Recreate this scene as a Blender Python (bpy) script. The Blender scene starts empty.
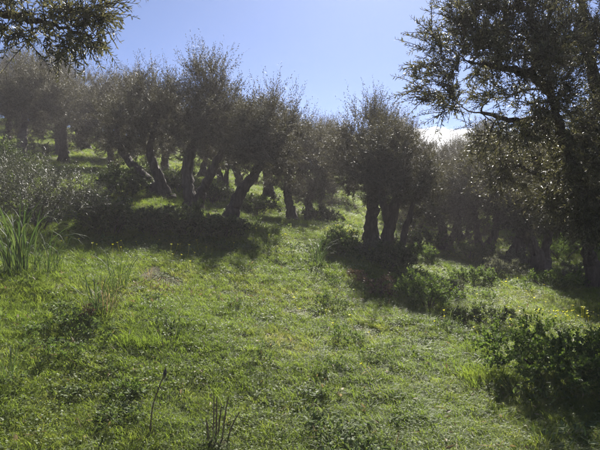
import bpy, math, mathutils
import numpy as np

# ------------------------------------------------------------------ camera, sky, sun, exposure
SC = bpy.context.scene
COL = SC.collection
F_PX, CX, CY, HOR = 560.0, 300.0, 225.0, 215.0      # photograph's focal length and horizon, in its own pixels
CAM_Z = 1.6
PITCH = math.atan((HOR - CY) / F_PX)                # negative = tilted down a little ... horizon above centre
cam_d = bpy.data.cameras.new('camera')
cam_d.sensor_width = 36.0
cam_d.lens = 36.0 * F_PX / 600.0
cam_d.clip_start, cam_d.clip_end = 0.05, 5000.0
cam = bpy.data.objects.new('camera', cam_d)
COL.objects.link(cam)
cam.location = (0, 0, CAM_Z)
cam.rotation_euler = (math.radians(90) + PITCH, 0, 0)
SC.camera = cam

SUN_EL, SUN_AZ = math.radians(37), math.radians(9)  # azimuth measured from +Y (view direction) towards +X
world = bpy.data.worlds.new('World')
SC.world = world
world.use_nodes = True
wn, wl = world.node_tree.nodes, world.node_tree.links
wn.clear()
w_out = wn.new('ShaderNodeOutputWorld')
w_bg = wn.new('ShaderNodeBackground')
w_sky = wn.new('ShaderNodeTexSky')
w_sky.sky_type = 'NISHITA'
w_sky.sun_disc = False
w_sky.sun_elevation = SUN_EL
w_sky.sun_rotation = SUN_AZ
w_sky.air_density, w_sky.dust_density, w_sky.ozone_density = 0.42, 0.38, 8.5
w_bg.inputs['Strength'].default_value = 0.05
# low fair-weather cumulus along the horizon
w_tc = wn.new('ShaderNodeTexCoord')
w_sep = wn.new('ShaderNodeSeparateXYZ')
w_map = wn.new('ShaderNodeMapping')
w_map.inputs['Scale'].default_value = (5.0, 5.0, 14.0)
w_map.inputs['Location'].default_value = (0.35, 0.0, 0.1)
w_noise = wn.new('ShaderNodeTexNoise')
w_noise.inputs['Scale'].default_value = 1.0
w_noise.inputs['Detail'].default_value = 7.0
w_noise.inputs['Roughness'].default_value = 0.55
w_band = wn.new('ShaderNodeMapRange')
w_band.interpolation_type = 'SMOOTHSTEP'
w_band.inputs['From Min'].default_value = 0.182
w_band.inputs['From Max'].default_value = 0.115
w_band.inputs['To Min'].default_value = 0.0
w_band.inputs['To Max'].default_value = 0.28
w_add = wn.new('ShaderNodeMath'); w_add.operation = 'ADD'
w_thr = wn.new('ShaderNodeMapRange')
w_thr.interpolation_type = 'SMOOTHSTEP'
w_thr.inputs['From Min'].default_value = 0.70
w_thr.inputs['From Max'].default_value = 0.76
w_mix = wn.new('ShaderNodeMixRGB')
w_mix.inputs['Color2'].default_value = (11.0, 11.0, 11.2, 1)
wl.new(w_tc.outputs['Generated'], w_sep.inputs[0])
wl.new(w_tc.outputs['Generated'], w_map.inputs['Vector'])
wl.new(w_map.outputs[0], w_noise.inputs['Vector'])
wl.new(w_sep.outputs['Z'], w_band.inputs['Value'])
wl.new(w_noise.outputs['Fac'], w_add.inputs[0])
wl.new(w_band.outputs[0], w_add.inputs[1])
wl.new(w_add.outputs[0], w_thr.inputs['Value'])
wl.new(w_thr.outputs[0], w_mix.inputs['Fac'])
wl.new(w_sky.outputs[0], w_mix.inputs['Color1'])
wl.new(w_mix.outputs[0], w_bg.inputs['Color'])
wl.new(w_bg.outputs[0], w_out.inputs['Surface'])

sun_d = bpy.data.lights.new('sun', 'SUN')
sun_d.energy = 5.0
sun_d.angle = math.radians(0.53)
sun_d.color = (1.0, 0.95, 0.86)
sun = bpy.data.objects.new('sun', sun_d)
COL.objects.link(sun)
sun.location = (3, 20, 30)
sun.rotation_euler = (math.radians(90) - SUN_EL, 0, math.pi - SUN_AZ)

SC.view_settings.view_transform = 'Standard'
SC.view_settings.look = 'None'
SC.view_settings.gamma = 1.0
SC.view_settings.exposure = 1.6
SC.view_settings.use_curve_mapping = False
SC.cycles.max_bounces = 4
SC.cycles.diffuse_bounces = 3
SC.cycles.glossy_bounces = 2
SC.cycles.transmission_bounces = 3
SC.cycles.caustics_reflective = False
SC.cycles.use_adaptive_sampling = True
SC.cycles.adaptive_threshold = 0.02
SC.cycles.transparent_max_bounces = 8
SC.cycles.use_denoising = True

# ------------------------------------------------------------------ helpers
def rng_(s):
    return np.random.default_rng(s)

def ray(px, py):
    dx, dz = (px - CX) / F_PX, (CY - py) / F_PX
    c, s = math.cos(PITCH), math.sin(PITCH)
    return np.array([dx, c - dz * s, s + dz * c])

def at(px, py, Y):
    """point of the place seen at a pixel of the photograph, Y metres in front of the camera"""
    r = ray(px, py)
    return np.array([0, 0, CAM_Z]) + r * (Y / r[1])

def norm(v):
    return v / np.maximum(np.linalg.norm(v, axis=-1, keepdims=True), 1e-9)

def new_mesh(name, verts, faces, mat, smooth=False, attr=None):
    """faces: (n,3) or (n,4) array, or a list of such arrays"""
    me = bpy.data.meshes.new(name)
    fl = [np.asarray(f, dtype=np.int32) for f in (faces if isinstance(faces, list) else [faces]) if len(f)]
    verts = np.asarray(verts, dtype=np.float32)
    nl = sum(f.size for f in fl)
    npoly = sum(len(f) for f in fl)
    me.vertices.add(len(verts)); me.vertices.foreach_set('co', verts.ravel())
    if npoly:
        me.loops.add(nl); me.loops.foreach_set('vertex_index', np.concatenate([f.ravel() for f in fl]))
        me.polygons.add(npoly)
        sizes = np.concatenate([np.full(len(f), f.shape[1], dtype=np.int32) for f in fl])
        st = np.concatenate([[0], np.cumsum(sizes)[:-1]]).astype(np.int32)
        me.polygons.foreach_set('loop_start', st)
        me.polygons.foreach_set('use_smooth', np.full(npoly, smooth))
    if attr is not None:
        for k, v in attr.items():
            a = me.attributes.new(k, 'FLOAT', 'FACE')
            a.data.foreach_set('value', np.asarray(v, dtype=np.float32))
    me.update(calc_edges=True)
    me.validate()
    if mat: me.materials.append(mat)
    return me

def link(name, data, parent=None, kind=None):
    o = bpy.data.objects.new(name, data)
    COL.objects.link(o)
    if parent is not None: o.parent = parent
    if kind: o['kind'] = kind
    return o

def tag(o, label, cat, group=None, kind=None):
    o['label'] = label; o['category'] = cat
    if group: o['group'] = group
    if kind: o['kind'] = kind
    return o

def thing(name, label, cat, loc=(0, 0, 0), rz=0.0, group=None, scale=1.0):
    o = bpy.data.objects.new(name, None)
    COL.objects.link(o)
    o.empty_display_size = 0.2
    o.location = loc; o.rotation_euler = (0, 0, rz); o.scale = (scale,) * 3
    return tag(o, label, cat, group)

def copy_thing(src, loc, rz, scale, label, group=None):
    r = src.copy(); COL.objects.link(r)
    r.location = loc; r.rotation_euler = (0, 0, rz); r.scale = (scale,) * 3 if np.isscalar(scale) else scale
    r['label'] = label
    if group: r['group'] = group
    elif 'group' in r: del r['group']
    for ch in list(src.children):
        c = ch.copy(); COL.objects.link(c); c.parent = r
    return r

# value noise on a lattice, for terrain and scatter masks
_lat = rng_(99).random((256, 256))
def vnoise(x, y, wl, off=0.0):
    x = np.asarray(x, float) / wl + off * 17.3 + 1000; y = np.asarray(y, float) / wl + off * 9.1 + 1000
    xi, yi = np.floor(x).astype(int), np.floor(y).astype(int)
    fx, fy = x - xi, y - yi
    fx, fy = fx * fx * (3 - 2 * fx), fy * fy * (3 - 2 * fy)
    a, b = _lat[xi % 256, yi % 256], _lat[(xi + 1) % 256, yi % 256]
    c, d = _lat[xi % 256, (yi + 1) % 256], _lat[(xi + 1) % 256, (yi + 1) % 256]
    return (a * (1 - fx) + b * fx) * (1 - fy) + (c * (1 - fx) + d * fx) * fy - 0.5

# ------------------------------------------------------------------ materials
def mat_new(name):
    m = bpy.data.materials.new(name); m.use_nodes = True
    n, l = m.node_tree.nodes, m.node_tree.links
    n.clear()
    return m, n, l, n.new('ShaderNodeOutputMaterial')

def ramp(n, stops):
    r = n.new('ShaderNodeValToRGB')
    e = r.color_ramp.elements
    while len(e) > 1: e.remove(e[-1])
    e[0].position, e[0].color = stops[0][0], (*stops[0][1], 1)
    for p, c in stops[1:]:
        k = e.new(p); k.color = (*c, 1)
    return r

def leaf_material(name, stops, trans_col, trans=0.3, rough=0.38, spec=0.5, by='attr', patch=None):
    """thin leaf: glossy face plus light coming through; colour varies from leaf to leaf"""
    m, n, l, out = mat_new(name)
    if by == 'attr':
        a = n.new('ShaderNodeAttribute'); a.attribute_name = 'rnd'; fac = a.outputs['Fac']
    else:
        a = n.new('ShaderNodeObjectInfo'); fac = a.outputs['Random']
    if patch:
        g = n.new('ShaderNodeNewGeometry')
        t = n.new('ShaderNodeTexNoise'); t.inputs['Scale'].default_value = patch; t.inputs['Detail'].default_value = 3
        l.new(g.outputs['Position'], t.inputs['Vector'])
        mr = n.new('ShaderNodeMapRange'); mr.inputs['From Min'].default_value = 0.3; mr.inputs['From Max'].default_value = 0.7
        l.new(t.outputs['Fac'], mr.inputs['Value'])
        mx = n.new('ShaderNodeMix'); mx.data_type = 'FLOAT'; mx.inputs[0].default_value = 0.55
        l.new(fac, mx.inputs[2]); l.new(mr.outputs[0], mx.inputs[3]); fac = mx.outputs[0]
    r = ramp(n, stops); l.new(fac, r.inputs['Fac'])
    p = n.new('ShaderNodeBsdfPrincipled')
    p.inputs['Roughness'].default_value = rough
    p.inputs['Specular IOR Level'].default_value = spec
    l.new(r.outputs['Color'], p.inputs['Base Color'])
    tr = n.new('ShaderNodeBsdfTranslucent')
    mul = n.new('ShaderNodeMixRGB'); mul.blend_type = 'MULTIPLY'; mul.inputs['Fac'].default_value = 1.0
    mul.inputs['Color2'].default_value = (*trans_col, 1)
    l.new(r.outputs['Color'], mul.inputs['Color1']); l.new(mul.outputs[0], tr.inputs['Color'])
    mx2 = n.new('ShaderNodeMixShader'); mx2.inputs['Fac'].default_value = trans
    l.new(p.outputs[0], mx2.inputs[1]); l.new(tr.outputs[0], mx2.inputs[2])
    l.new(mx2.outputs[0], out.inputs['Surface'])
    return m

M = {}
M['olive'] = leaf_material('olive_leaf', [(0, (0.036, 0.037, 0.022)), (0.55, (0.060, 0.060, 0.038)), (0.85, (0.095, 0.094, 0.065)), (1, (0.15, 0.145, 0.11))],
                           (1.5, 1.4, 0.9), 0.20, 0.66, 0.28)
M['olive_veil_lit'] = leaf_material('olive_leaf_veil_lit', [(0, (0.046, 0.050, 0.028)), (0.5, (0.075, 0.078, 0.046)), (0.8, (0.115, 0.115, 0.078)), (1, (0.19, 0.185, 0.14))],
                                (1.6, 1.5, 0.9), 0.28, 0.50, 0.42)  # lighter copy of the olive leaf; veil and glints put into the colour
M['grass'] = leaf_material('grass_blade', [(0, (0.092, 0.140, 0.024)), (0.5, (0.135, 0.185, 0.036)), (0.8, (0.17, 0.20, 0.05)), (1, (0.26, 0.24, 0.11))],
                           (1.6, 1.6, 0.95), 0.55, 0.5, 0.3, by='obj', patch=0.9)
M['clover'] = leaf_material('clover_leaf', [(0, (0.09, 0.125, 0.04)), (0.6, (0.125, 0.165, 0.056)), (1, (0.175, 0.20, 0.09))],
                            (1.7, 1.7, 0.95), 0.40, 0.6, 0.2, by='obj', patch=1.3)
M['strap'] = leaf_material('strap_leaf', [(0, (0.034, 0.056, 0.022)), (0.6, (0.055, 0.085, 0.032)), (1, (0.10, 0.12, 0.055))],
                           (1.5, 1.6, 0.9), 0.35, 0.6, 0.2, by='obj')
M['weed'] = leaf_material('weed_leaf', [(0, (0.065, 0.095, 0.034)), (0.6, (0.10, 0.14, 0.05)), (1, (0.15, 0.18, 0.08))],
                          (1.6, 1.7, 0.9), 0.28, 0.65, 0.18)
M['shrub_pale'] = leaf_material('pale_shrub_leaf', [(0, (0.075, 0.085, 0.055)), (0.6, (0.13, 0.14, 0.095)), (1, (0.24, 0.24, 0.18))],
                                (1.3, 1.3, 0.9), 0.25, 0.62, 0.25)
M['shrub_grey'] = leaf_material('grey_shrub_leaf', [(0, (0.042, 0.047, 0.034)), (0.6, (0.07, 0.076, 0.056)), (1, (0.14, 0.145, 0.115))],
                                (1.3, 1.3, 0.9), 0.2, 0.55, 0.3)
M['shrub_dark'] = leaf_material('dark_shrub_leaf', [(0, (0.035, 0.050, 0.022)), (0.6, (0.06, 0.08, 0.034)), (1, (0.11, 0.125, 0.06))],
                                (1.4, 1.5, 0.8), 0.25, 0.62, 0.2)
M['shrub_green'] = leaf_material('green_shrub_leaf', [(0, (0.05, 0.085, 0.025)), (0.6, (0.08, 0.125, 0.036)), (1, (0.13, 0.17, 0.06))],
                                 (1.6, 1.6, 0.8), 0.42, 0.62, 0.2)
M['dry'] = leaf_material('dry_leaf', [(0, (0.07, 0.045, 0.028)), (0.5, (0.13, 0.085, 0.05)), (1, (0.27, 0.20, 0.12))],
                         (1.2, 1.1, 0.9), 0.2, 0.6, 0.3)
M['petal'] = leaf_material('yellow_petal', [(0, (0.74, 0.70, 0.03)), (1, (0.80, 0.78, 0.06))], (1.0, 1.0, 1.0), 0.4, 0.5, 0.3, by='obj')
M['seed'] = leaf_material('pale_seedhead', [(0, (0.40, 0.38, 0.28)), (1, (0.62, 0.60, 0.50))], (1.0, 1.0, 1.0), 0.3, 0.6, 0.3, by='obj')

def bark_material():
    m, n, l, out = mat_new('olive_bark')
    tc = n.new('ShaderNodeTexCoord')
    mp = n.new('ShaderNodeMapping'); mp.inputs['Scale'].default_value = (14, 14, 4)
    t = n.new('ShaderNodeTexNoise'); t.inputs['Scale'].default_value = 1.0; t.inputs['Detail'].default_value = 8; t.inputs['Roughness'].default_value = 0.65
    v = n.new('ShaderNodeTexVoronoi'); v.feature = 'DISTANCE_TO_EDGE'; v.inputs['Scale'].default_value = 1.3
    l.new(tc.outputs['Object'], mp.inputs['Vector']); l.new(mp.outputs[0], t.inputs['Vector'])
    mp2 = n.new('ShaderNodeVectorMath'); mp2.operation = 'ADD'
    l.new(mp.outputs[0], mp2.inputs[0]); l.new(t.outputs['Color'], mp2.inputs[1]); l.new(mp2.outputs[0], v.inputs['Vector'])
    r = ramp(n, [(0.25, (0.028, 0.022, 0.018)), (0.5, (0.062, 0.052, 0.043)), (0.68, (0.11, 0.096, 0.082)), (0.8, (0.085, 0.088, 0.056))])
    l.new(t.outputs['Fac'], r.inputs['Fac'])
    p = n.new('ShaderNodeBsdfPrincipled'); p.inputs['Roughness'].default_value = 0.9
    p.inputs['Specular IOR Level'].default_value = 0.25
    l.new(r.outputs['Color'], p.inputs['Base Color'])
    ad = n.new('ShaderNodeMath'); ad.operation = 'MULTIPLY_ADD'; ad.inputs[1].default_value = 0.6
    l.new(v.outputs['Distance'], ad.inputs[0]); l.new(t.outputs['Fac'], ad.inputs[2])
    b = n.new('ShaderNodeBump'); b.inputs['Strength'].default_value = 0.9; b.inputs['Distance'].default_value = 0.04
    l.new(ad.outputs[0], b.inputs['Height']); l.new(b.outputs[0], p.inputs['Normal'])
    l.new(p.outputs[0], out.inputs['Surface'])
    return m
M['bark'] = bark_material()

def ground_material():
    m, n, l, out = mat_new('meadow_soil')
    g = n.new('ShaderNodeNewGeometry')
    a = n.new('ShaderNodeTexNoise'); a.inputs['Scale'].default_value = 0.6; a.inputs['Detail'].default_value = 6
    b = n.new('ShaderNodeTexNoise'); b.inputs['Scale'].default_value = 14.0; b.inputs['Detail'].default_value = 5
    l.new(g.outputs['Position'], a.inputs['Vector']); l.new(g.outputs['Position'], b.inputs['Vector'])
    ra = ramp(n, [(0.35, (0.075, 0.072, 0.036)), (0.55, (0.090, 0.105, 0.036)), (0.7, (0.115, 0.110, 0.050))])
    rb = ramp(n, [(0.35, (0.6, 0.55, 0.5)), (0.6, (1.15, 1.15, 1.1))])
    l.new(a.outputs['Fac'], ra.inputs['Fac']); l.new(b.outputs['Fac'], rb.inputs['Fac'])
    mx = n.new('ShaderNodeMixRGB'); mx.blend_type = 'MULTIPLY'; mx.inputs['Fac'].default_value = 1.0
    l.new(ra.outputs['Color'], mx.inputs['Color1']); l.new(rb.outputs['Color'], mx.inputs['Color2'])
    p = n.new('ShaderNodeBsdfPrincipled'); p.inputs['Roughness'].default_value = 0.95
    p.inputs['Specular IOR Level'].default_value = 0.15
    l.new(mx.outputs[0], p.inputs['Base Color'])
    bp = n.new('ShaderNodeBump'); bp.inputs['Strength'].default_value = 0.8; bp.inputs['Distance'].default_value = 0.05
    l.new(b.outputs['Fac'], bp.inputs['Height']); l.new(bp.outputs[0], p.inputs['Normal'])
    l.new(p.outputs[0], out.inputs['Surface'])
    return m
M['ground'] = ground_material()

# ------------------------------------------------------------------ terrain
CTRL_PIX = [  # px, py, Y : where the ground is seen in the photograph
    (300, 450, 3.8), (0, 450, 3.5), (600, 450, 3.9), (150, 450, 3.7), (450, 450, 3.85),
    (300, 330, 5.9), (300, 290, 7.4), (250, 250, 9.0), (100, 250, 8.2), (180, 250, 8.7), (20, 280, 6.0), (0, 350, 4.6), (140, 330, 5.3),
    (330, 262, 9.0), (340, 226, 14), (345, 206, 20), (300, 222, 16), (400, 272, 9.6),
    (400, 330, 6.2), (430, 310, 7.2), (490, 300, 8.2), (500, 345, 6.3), (580, 350, 6.1), (520, 400, 4.7), (600, 400, 4.6),
    (445, 254, 15), (513, 262, 14), (540, 272, 12.5), (597, 288, 9.5), (387, 262, 11.5),
    (160, 193, 14), (193, 207, 13.5), (230, 222, 12.5), (292, 222, 16), (63, 165, 21), (110, 170, 19.5), (10, 140, 27),
    (40, 232, 8.6), (-40, 215, 10), (250, 222, 11.3), (270, 240, 10.0)]
CTRL_XYZ = [(-40, 40, 8.5), (-40, 0, 5.0), (-14, 0, 1.8), (-6, 2, .7), (15, 40, 3.5), (0, 40, 4.5), (30, 40, 2.5), (30, 10, -.4), (9, 0, -.3),
            (0, 0, 0), (0, -12, -1.2), (0, 100, 8), (-10, 60, 7.5), (10, 60, 5.5), (-30, 60, 10.5), (-100, 100, 9), (100, 100, 6), (100, 0, -3), (-100, 0, 7), (0, -100, -9), (-100, -100, 5), (100, -100, -12),
            (8, 24, 1.6), (-12, 26, 4.8), (-22, 30, 6.8), (-22, 42, 8.8), (-14, 40, 7.4)]
cp = np.array([at(*c) for c in CTRL_PIX] + [np.array(c, float) for c in CTRL_XYZ])
_A = np.c_[np.ones(len(cp)), cp[:, :2]]
_plane = np.linalg.lstsq(_A, cp[:, 2], rcond=None)[0]
def _ker(r): return -np.sqrt(r * r + 0.9 ** 2)
_D = np.linalg.norm(cp[:, None, :2] - cp[None, :, :2], axis=2)
_K = np.zeros((len(cp) + 3,) * 2)
_K[:len(cp), :len(cp)] = _ker(_D) + 0.25 * np.eye(len(cp))
_K[:len(cp), len(cp):] = _A; _K[len(cp):, :len(cp)] = _A.T
_w = np.linalg.solve(_K, np.r_[cp[:, 2], 0, 0, 0])
def H(x, y):
    x = np.asarray(x, float); y = np.asarray(y, float)
    sh = x.shape
    xf, yf = x.ravel(), y.ravel()
    xc, yc = np.clip(xf, -140, 140), np.clip(yf, -140, 160)
    z = np.empty(len(xf))
    for i in range(0, len(xf), 40000):
        r = np.hypot(xc[i:i + 40000, None] - cp[None, :, 0], yc[i:i + 40000, None] - cp[None, :, 1])
        z[i:i + 40000] = _ker(r) @ _w[:len(cp)] + _w[-3] + _w[-2] * xc[i:i + 40000] + _w[-1] * yc[i:i + 40000]
    z = np.where(z > 7, 7 + 3.5 * np.tanh((z - 7) / 3.5), z)
    z += 0.10 * vnoise(xf, yf, 1.3) + 0.06 * vnoise(xf, yf, 0.5, 1) + 0.02 * vnoise(xf, yf, 0.17, 2) + 0.12 * vnoise(xf, yf, 6.0, 3)
    return z.reshape(sh)

def axis(lo, hi, d0, centre, k):
    """graded spacing: fine near the centre, coarse far off"""
    out = [centre]
    while out[-1] < hi: out.append(out[-1] + d0 + k * max(0, abs(out[-1] - centre) - 6))
    lo_ = [centre]
    while lo_[-1] > lo: lo_.append(lo_[-1] - d0 - k * max(0, abs(lo_[-1] - centre) - 6))
    return np.array(lo_[:0:-1] + out)
gx = axis(-600, 600, 0.10, 0.0, 0.045); gy = axis(-400, 800, 0.10, 7.0, 0.045)
GX, GY = np.meshgrid(gx, gy)
GZ = H(GX, GY)
nx, ny = len(gx), len(gy)
idx = np.arange(nx * ny).reshape(ny, nx)
gf = np.stack([idx[:-1, :-1], idx[:-1, 1:], idx[1:, 1:], idx[1:, :-1]], -1).reshape(-1, 4)
ground = link('ground', new_mesh('ground', np.c_[GX.ravel(), GY.ravel(), GZ.ravel()], gf, M['ground'], smooth=True), kind='structure')
ground['label'] = 'grassy sloping ground of the terraced olive grove'

def on_ground(px, py, Y):
    p = at(px, py, Y)
    return np.array([p[0], p[1], float(H(p[0], p[1]))])

# ------------------------------------------------------------------ plant geometry
def tubes(paths, sides, wob=0.0, rng=None):
    """paths: list of (n,4) arrays x,y,z,r -> verts, quads"""
    V, Q, off = [], [], 0
    for p in paths:
        k = len(p); P = p[:, :3]; R = p[:, 3]
        T = norm(np.gradient(P, axis=0))
        up = np.array([1.0, 0.13, 0.07]) if abs(T[0, 2]) > 0.7 else np.array([0.0, 0.1, 1.0])
        U = norm(np.cross(T, up)); W = np.cross(T, U)
        a = np.linspace(0, 2 * np.pi, sides, endpoint=False)
        rr = R[:, None] * np.ones(sides)
        if wob and rng is not None:
            ph = rng.random(4) * 6.28
            tw = np.linspace(0, 1.6, k)[:, None]
            lob = 0.5 * np.sin(2 * a + ph[0] + tw * 2) + 0.6 * np.sin(3 * a + ph[1] - tw) + 0.45 * np.sin(5 * a + ph[2] + tw * 3)
            rr = rr * (1 + wob * lob + wob * 0.5 * rng.normal(size=(k, sides)) )
        ring = P[:, None] + rr[..., None] * (np.cos(a)[None, :, None] * U[:, None] + np.sin(a)[None, :, None] * W[:, None])
        V.append(ring.reshape(-1, 3))
        i = np.arange(k * sides).reshape(k, sides) + off
        Q.append(np.stack([i[:-1], np.roll(i[:-1], -1, 1), np.roll(i[1:], -1, 1), i[1:]], -1).reshape(-1, 4))
        off += k * sides
    return np.concatenate(V), np.concatenate(Q)

def spline(pts, n):
    """Catmull-Rom through rows of pts (any width)"""
    p = np.asarray(pts, float)
    p = np.r_[[2 * p[0] - p[1]], p, [2 * p[-1] - p[-2]]]
    t = np.linspace(0, len(p) - 3 - 1e-6, n); i = t.astype(int); f = (t - i)[:, None]
    a, b, c, d = p[i], p[i + 1], p[i + 2], p[i + 3]
    return 0.5 * (2 * b + (c - a) * f + (2 * a - 5 * b + 4 * c - d) * f ** 2 + (3 * b - a - 3 * c + d) * f ** 3)

def leaves_mesh(base, dirn, nrm, L, W, fine):
    """one lens-shaped leaf per row; fine=True gives a folded six-point leaf"""
    side = norm(np.cross(dirn, nrm)); nrm = np.cross(side, dirn)
    n = len(base); L = L[:, None]; W = W[:, None]
    if fine:
        pts = [base, base + dirn * L * .33 + side * W * .5 + nrm * W * .10, base + dirn * L * .70 + side * W * .42 + nrm * W * .02,
               base + dirn * L - nrm * L * .06, base + dirn * L * .70 - side * W * .42 + nrm * W * .02, base + dirn * L * .33 - side * W * .5 + nrm * W * .10]
        V = np.stack(pts, 1).reshape(-1, 3); o = (np.arange(n) * 6)[:, None]
        F = np.concatenate([o + [0, 1, 2, 3], o + [0, 3, 4, 5]], 1).reshape(-1, 4)
        return V, F, 2
    if fine is None:
        V = np.stack([base + dirn * L * .12 + side * W * .5, base + dirn * L, base + dirn * L * .25 - side * W * .5], 1).reshape(-1, 3)
        return V, (np.arange(n) * 3)[:, None] + np.array([[0, 1, 2]]), 1
    pts = [base, base + dirn * L * .45 + side * W * .5, base + dirn * L, base + dirn * L * .45 - side * W * .5]
    V = np.stack(pts, 1).reshape(-1, 3); o = (np.arange(n) * 4)[:, None]
    return V, o + np.array([[0, 1, 2, 3]]), 1

def shoots_leaves(rng, sb, sd, sl, nl, leafL, ratio, droop, fine, spread=0.75):
    """leafy shoots: start sb, direction sd, length sl, nl leaves each"""
    S = len(sb)
    t = (np.arange(nl)[None, :] + rng.random((S, nl)) * .6 + .3) / nl
    g = np.array([0, 0, -1.0])
    pos = sb[:, None] + sd[:, None] * (sl[:, None] * t)[..., None] + g * (droop[:, None] * (t * sl[:, None]) ** 2)[..., None]
    tang = norm(sd[:, None] + g * (2 * droop[:, None] * t * sl[:, None])[..., None])
    rv = rng.normal(size=(S, nl, 3))
    perp = norm(rv - (rv * tang).sum(-1, keepdims=True) * tang)
    d = norm(tang * (1 - spread * .5) + perp * spread + rng.normal(size=(S, nl, 3)) * .18)
    nr = norm(tang * .8 - perp * .4 + rng.normal(size=(S, nl, 3)) * .55)
    L = leafL * (0.65 + 0.6 * rng.random((S, nl))) * np.where(t > .85, .75, 1)
    W = L * ratio * (.8 + .4 * rng.random((S, nl)))
    V, F, k = leaves_mesh(pos.reshape(-1, 3), d.reshape(-1, 3), nr.reshape(-1, 3), L.ravel(), W.ravel(), fine)
    return V, F, np.repeat(rng.random(S * nl), k)

def sample_blobs(rng, blobs, n, shell=0.45):
    """points through a union of ellipsoids (centre, radii), weighted outwards"""
    vol = np.array([b[1][0] * b[1][1] * b[1][2] for b in blobs]); vol = vol ** .8
    which = rng.choice(len(blobs), n, p=vol / vol.sum())
    d = norm(rng.normal(size=(n, 3)))
    r = rng.random(n) ** shell
    r *= 1 + 0.22 * np.sin(d[:, 0] * 5 + which) * np.sin(d[:, 2] * 6 + 1.3 * which) + 0.10 * rng.normal(size=n)
    c = np.array([b[0] for b in blobs])[which]; R = np.array([b[1] for b in blobs])[which]
    return c + d * r[:, None] * R, d

def grow(rng, stems, blobs, n_tips, shoots, nl, leafL, ratio=.24, fine=False, shoot_len=(.25, .85), upright=.95, twig=.012, twigs_on_shoots=False, droopy=.25, shell=.45):
    """limbs reaching into the crown, twigs, leafy shoots. Everything local to the tree's base."""
    nodes = [s[len(s) // 3:, :] for s in stems]
    node_p = np.concatenate([s[:, :3] for s in nodes]); node_r = np.concatenate([s[:, 3] for s in nodes])
    tips, td = sample_blobs(rng, blobs, n_tips, shell)
    d0 = np.min(np.linalg.norm(tips[:, None] - node_p[None], axis=2), 1)
    order = np.argsort(d0); paths = []; ends = []; edirs = []
    for i in order:
        tp = tips[i]
        dd = np.linalg.norm(node_p - tp, axis=1) + 0.5 * np.maximum(0, node_p[:, 2] - tp[2])
        j = int(np.argmin(dd)); a = node_p[j]
        ln = np.linalg.norm(tp - a)
        if ln < 0.05: continue
        r0 = min(node_r[j] * .65, twig * (.5 + ln * 1.6))
        m1 = a + (tp - a) * .35 + np.array([0, 0, .08 * ln]) + rng.normal(size=3) * .07 * ln
        m2 = a + (tp - a) * .7 + np.array([0, 0, .07 * ln]) + rng.normal(size=3) * .07 * ln
        p = spline(np.array([[*a, r0], [*m1, r0 * .8], [*m2, r0 * .55], [*tp, r0 * .3]]), 6)
        paths.append(p)
        node_p = np.r_[node_p, p[2:, :3]]; node_r = np.r_[node_r, p[2:, 3]]
        ends.append(p[2:, :3]); edirs.append(np.repeat(norm(tp - m1)[None], 4, 0))
    ends = np.array(ends); edirs = np.array(edirs); n = len(ends)
    # shoots leave the outer two thirds of every twig
    k = rng.integers(0, 4, size=(n, shoots)); k[:, :2] = 3
    ii = np.arange(n)[:, None]
    sb = ends[ii, k].reshape(-1, 3) + rng.normal(size=(n * shoots, 3)) * .02
    cen = np.mean([b[0] for b in blobs], 0)
    outw = norm(sb - cen)
    sd = norm(edirs[ii, k].reshape(-1, 3) * .45 + outw * .35 + np.array([0, 0, upright]) + rng.normal(size=sb.shape) * .5)
    sl = shoot_len[0] + (shoot_len[1] - shoot_len[0]) * rng.random(len(sb)) ** 1.5
    top = np.clip((sb[:, 2] - cen[2]) / (np.ptp(sb[:, 2]) * .5 + 1e-6), -1, 1)
    if fine is None: sl = sl * (.65 + .5 * np.clip(top + .4, 0, 1))
    droop = droopy * (1 - .9 * np.clip(top + .3, 0, 1)) * (.3 + rng.random(len(sb)))
    V, F, rnd = shoots_leaves(rng, sb, sd, sl, nl, leafL, ratio, droop, fine)
    if twigs_on_shoots:
        for b, d, L_, dr in zip(sb, sd, sl, droop):
            t = np.linspace(0, 1, 4)[:, None]
            P = b + d * L_ * t + np.array([0, 0, -1.0]) * dr * (t * L_) ** 2
            paths.append(np.c_[P, np.linspace(.004, .0015, 4)])
    return paths, (V, F, rnd)

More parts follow.
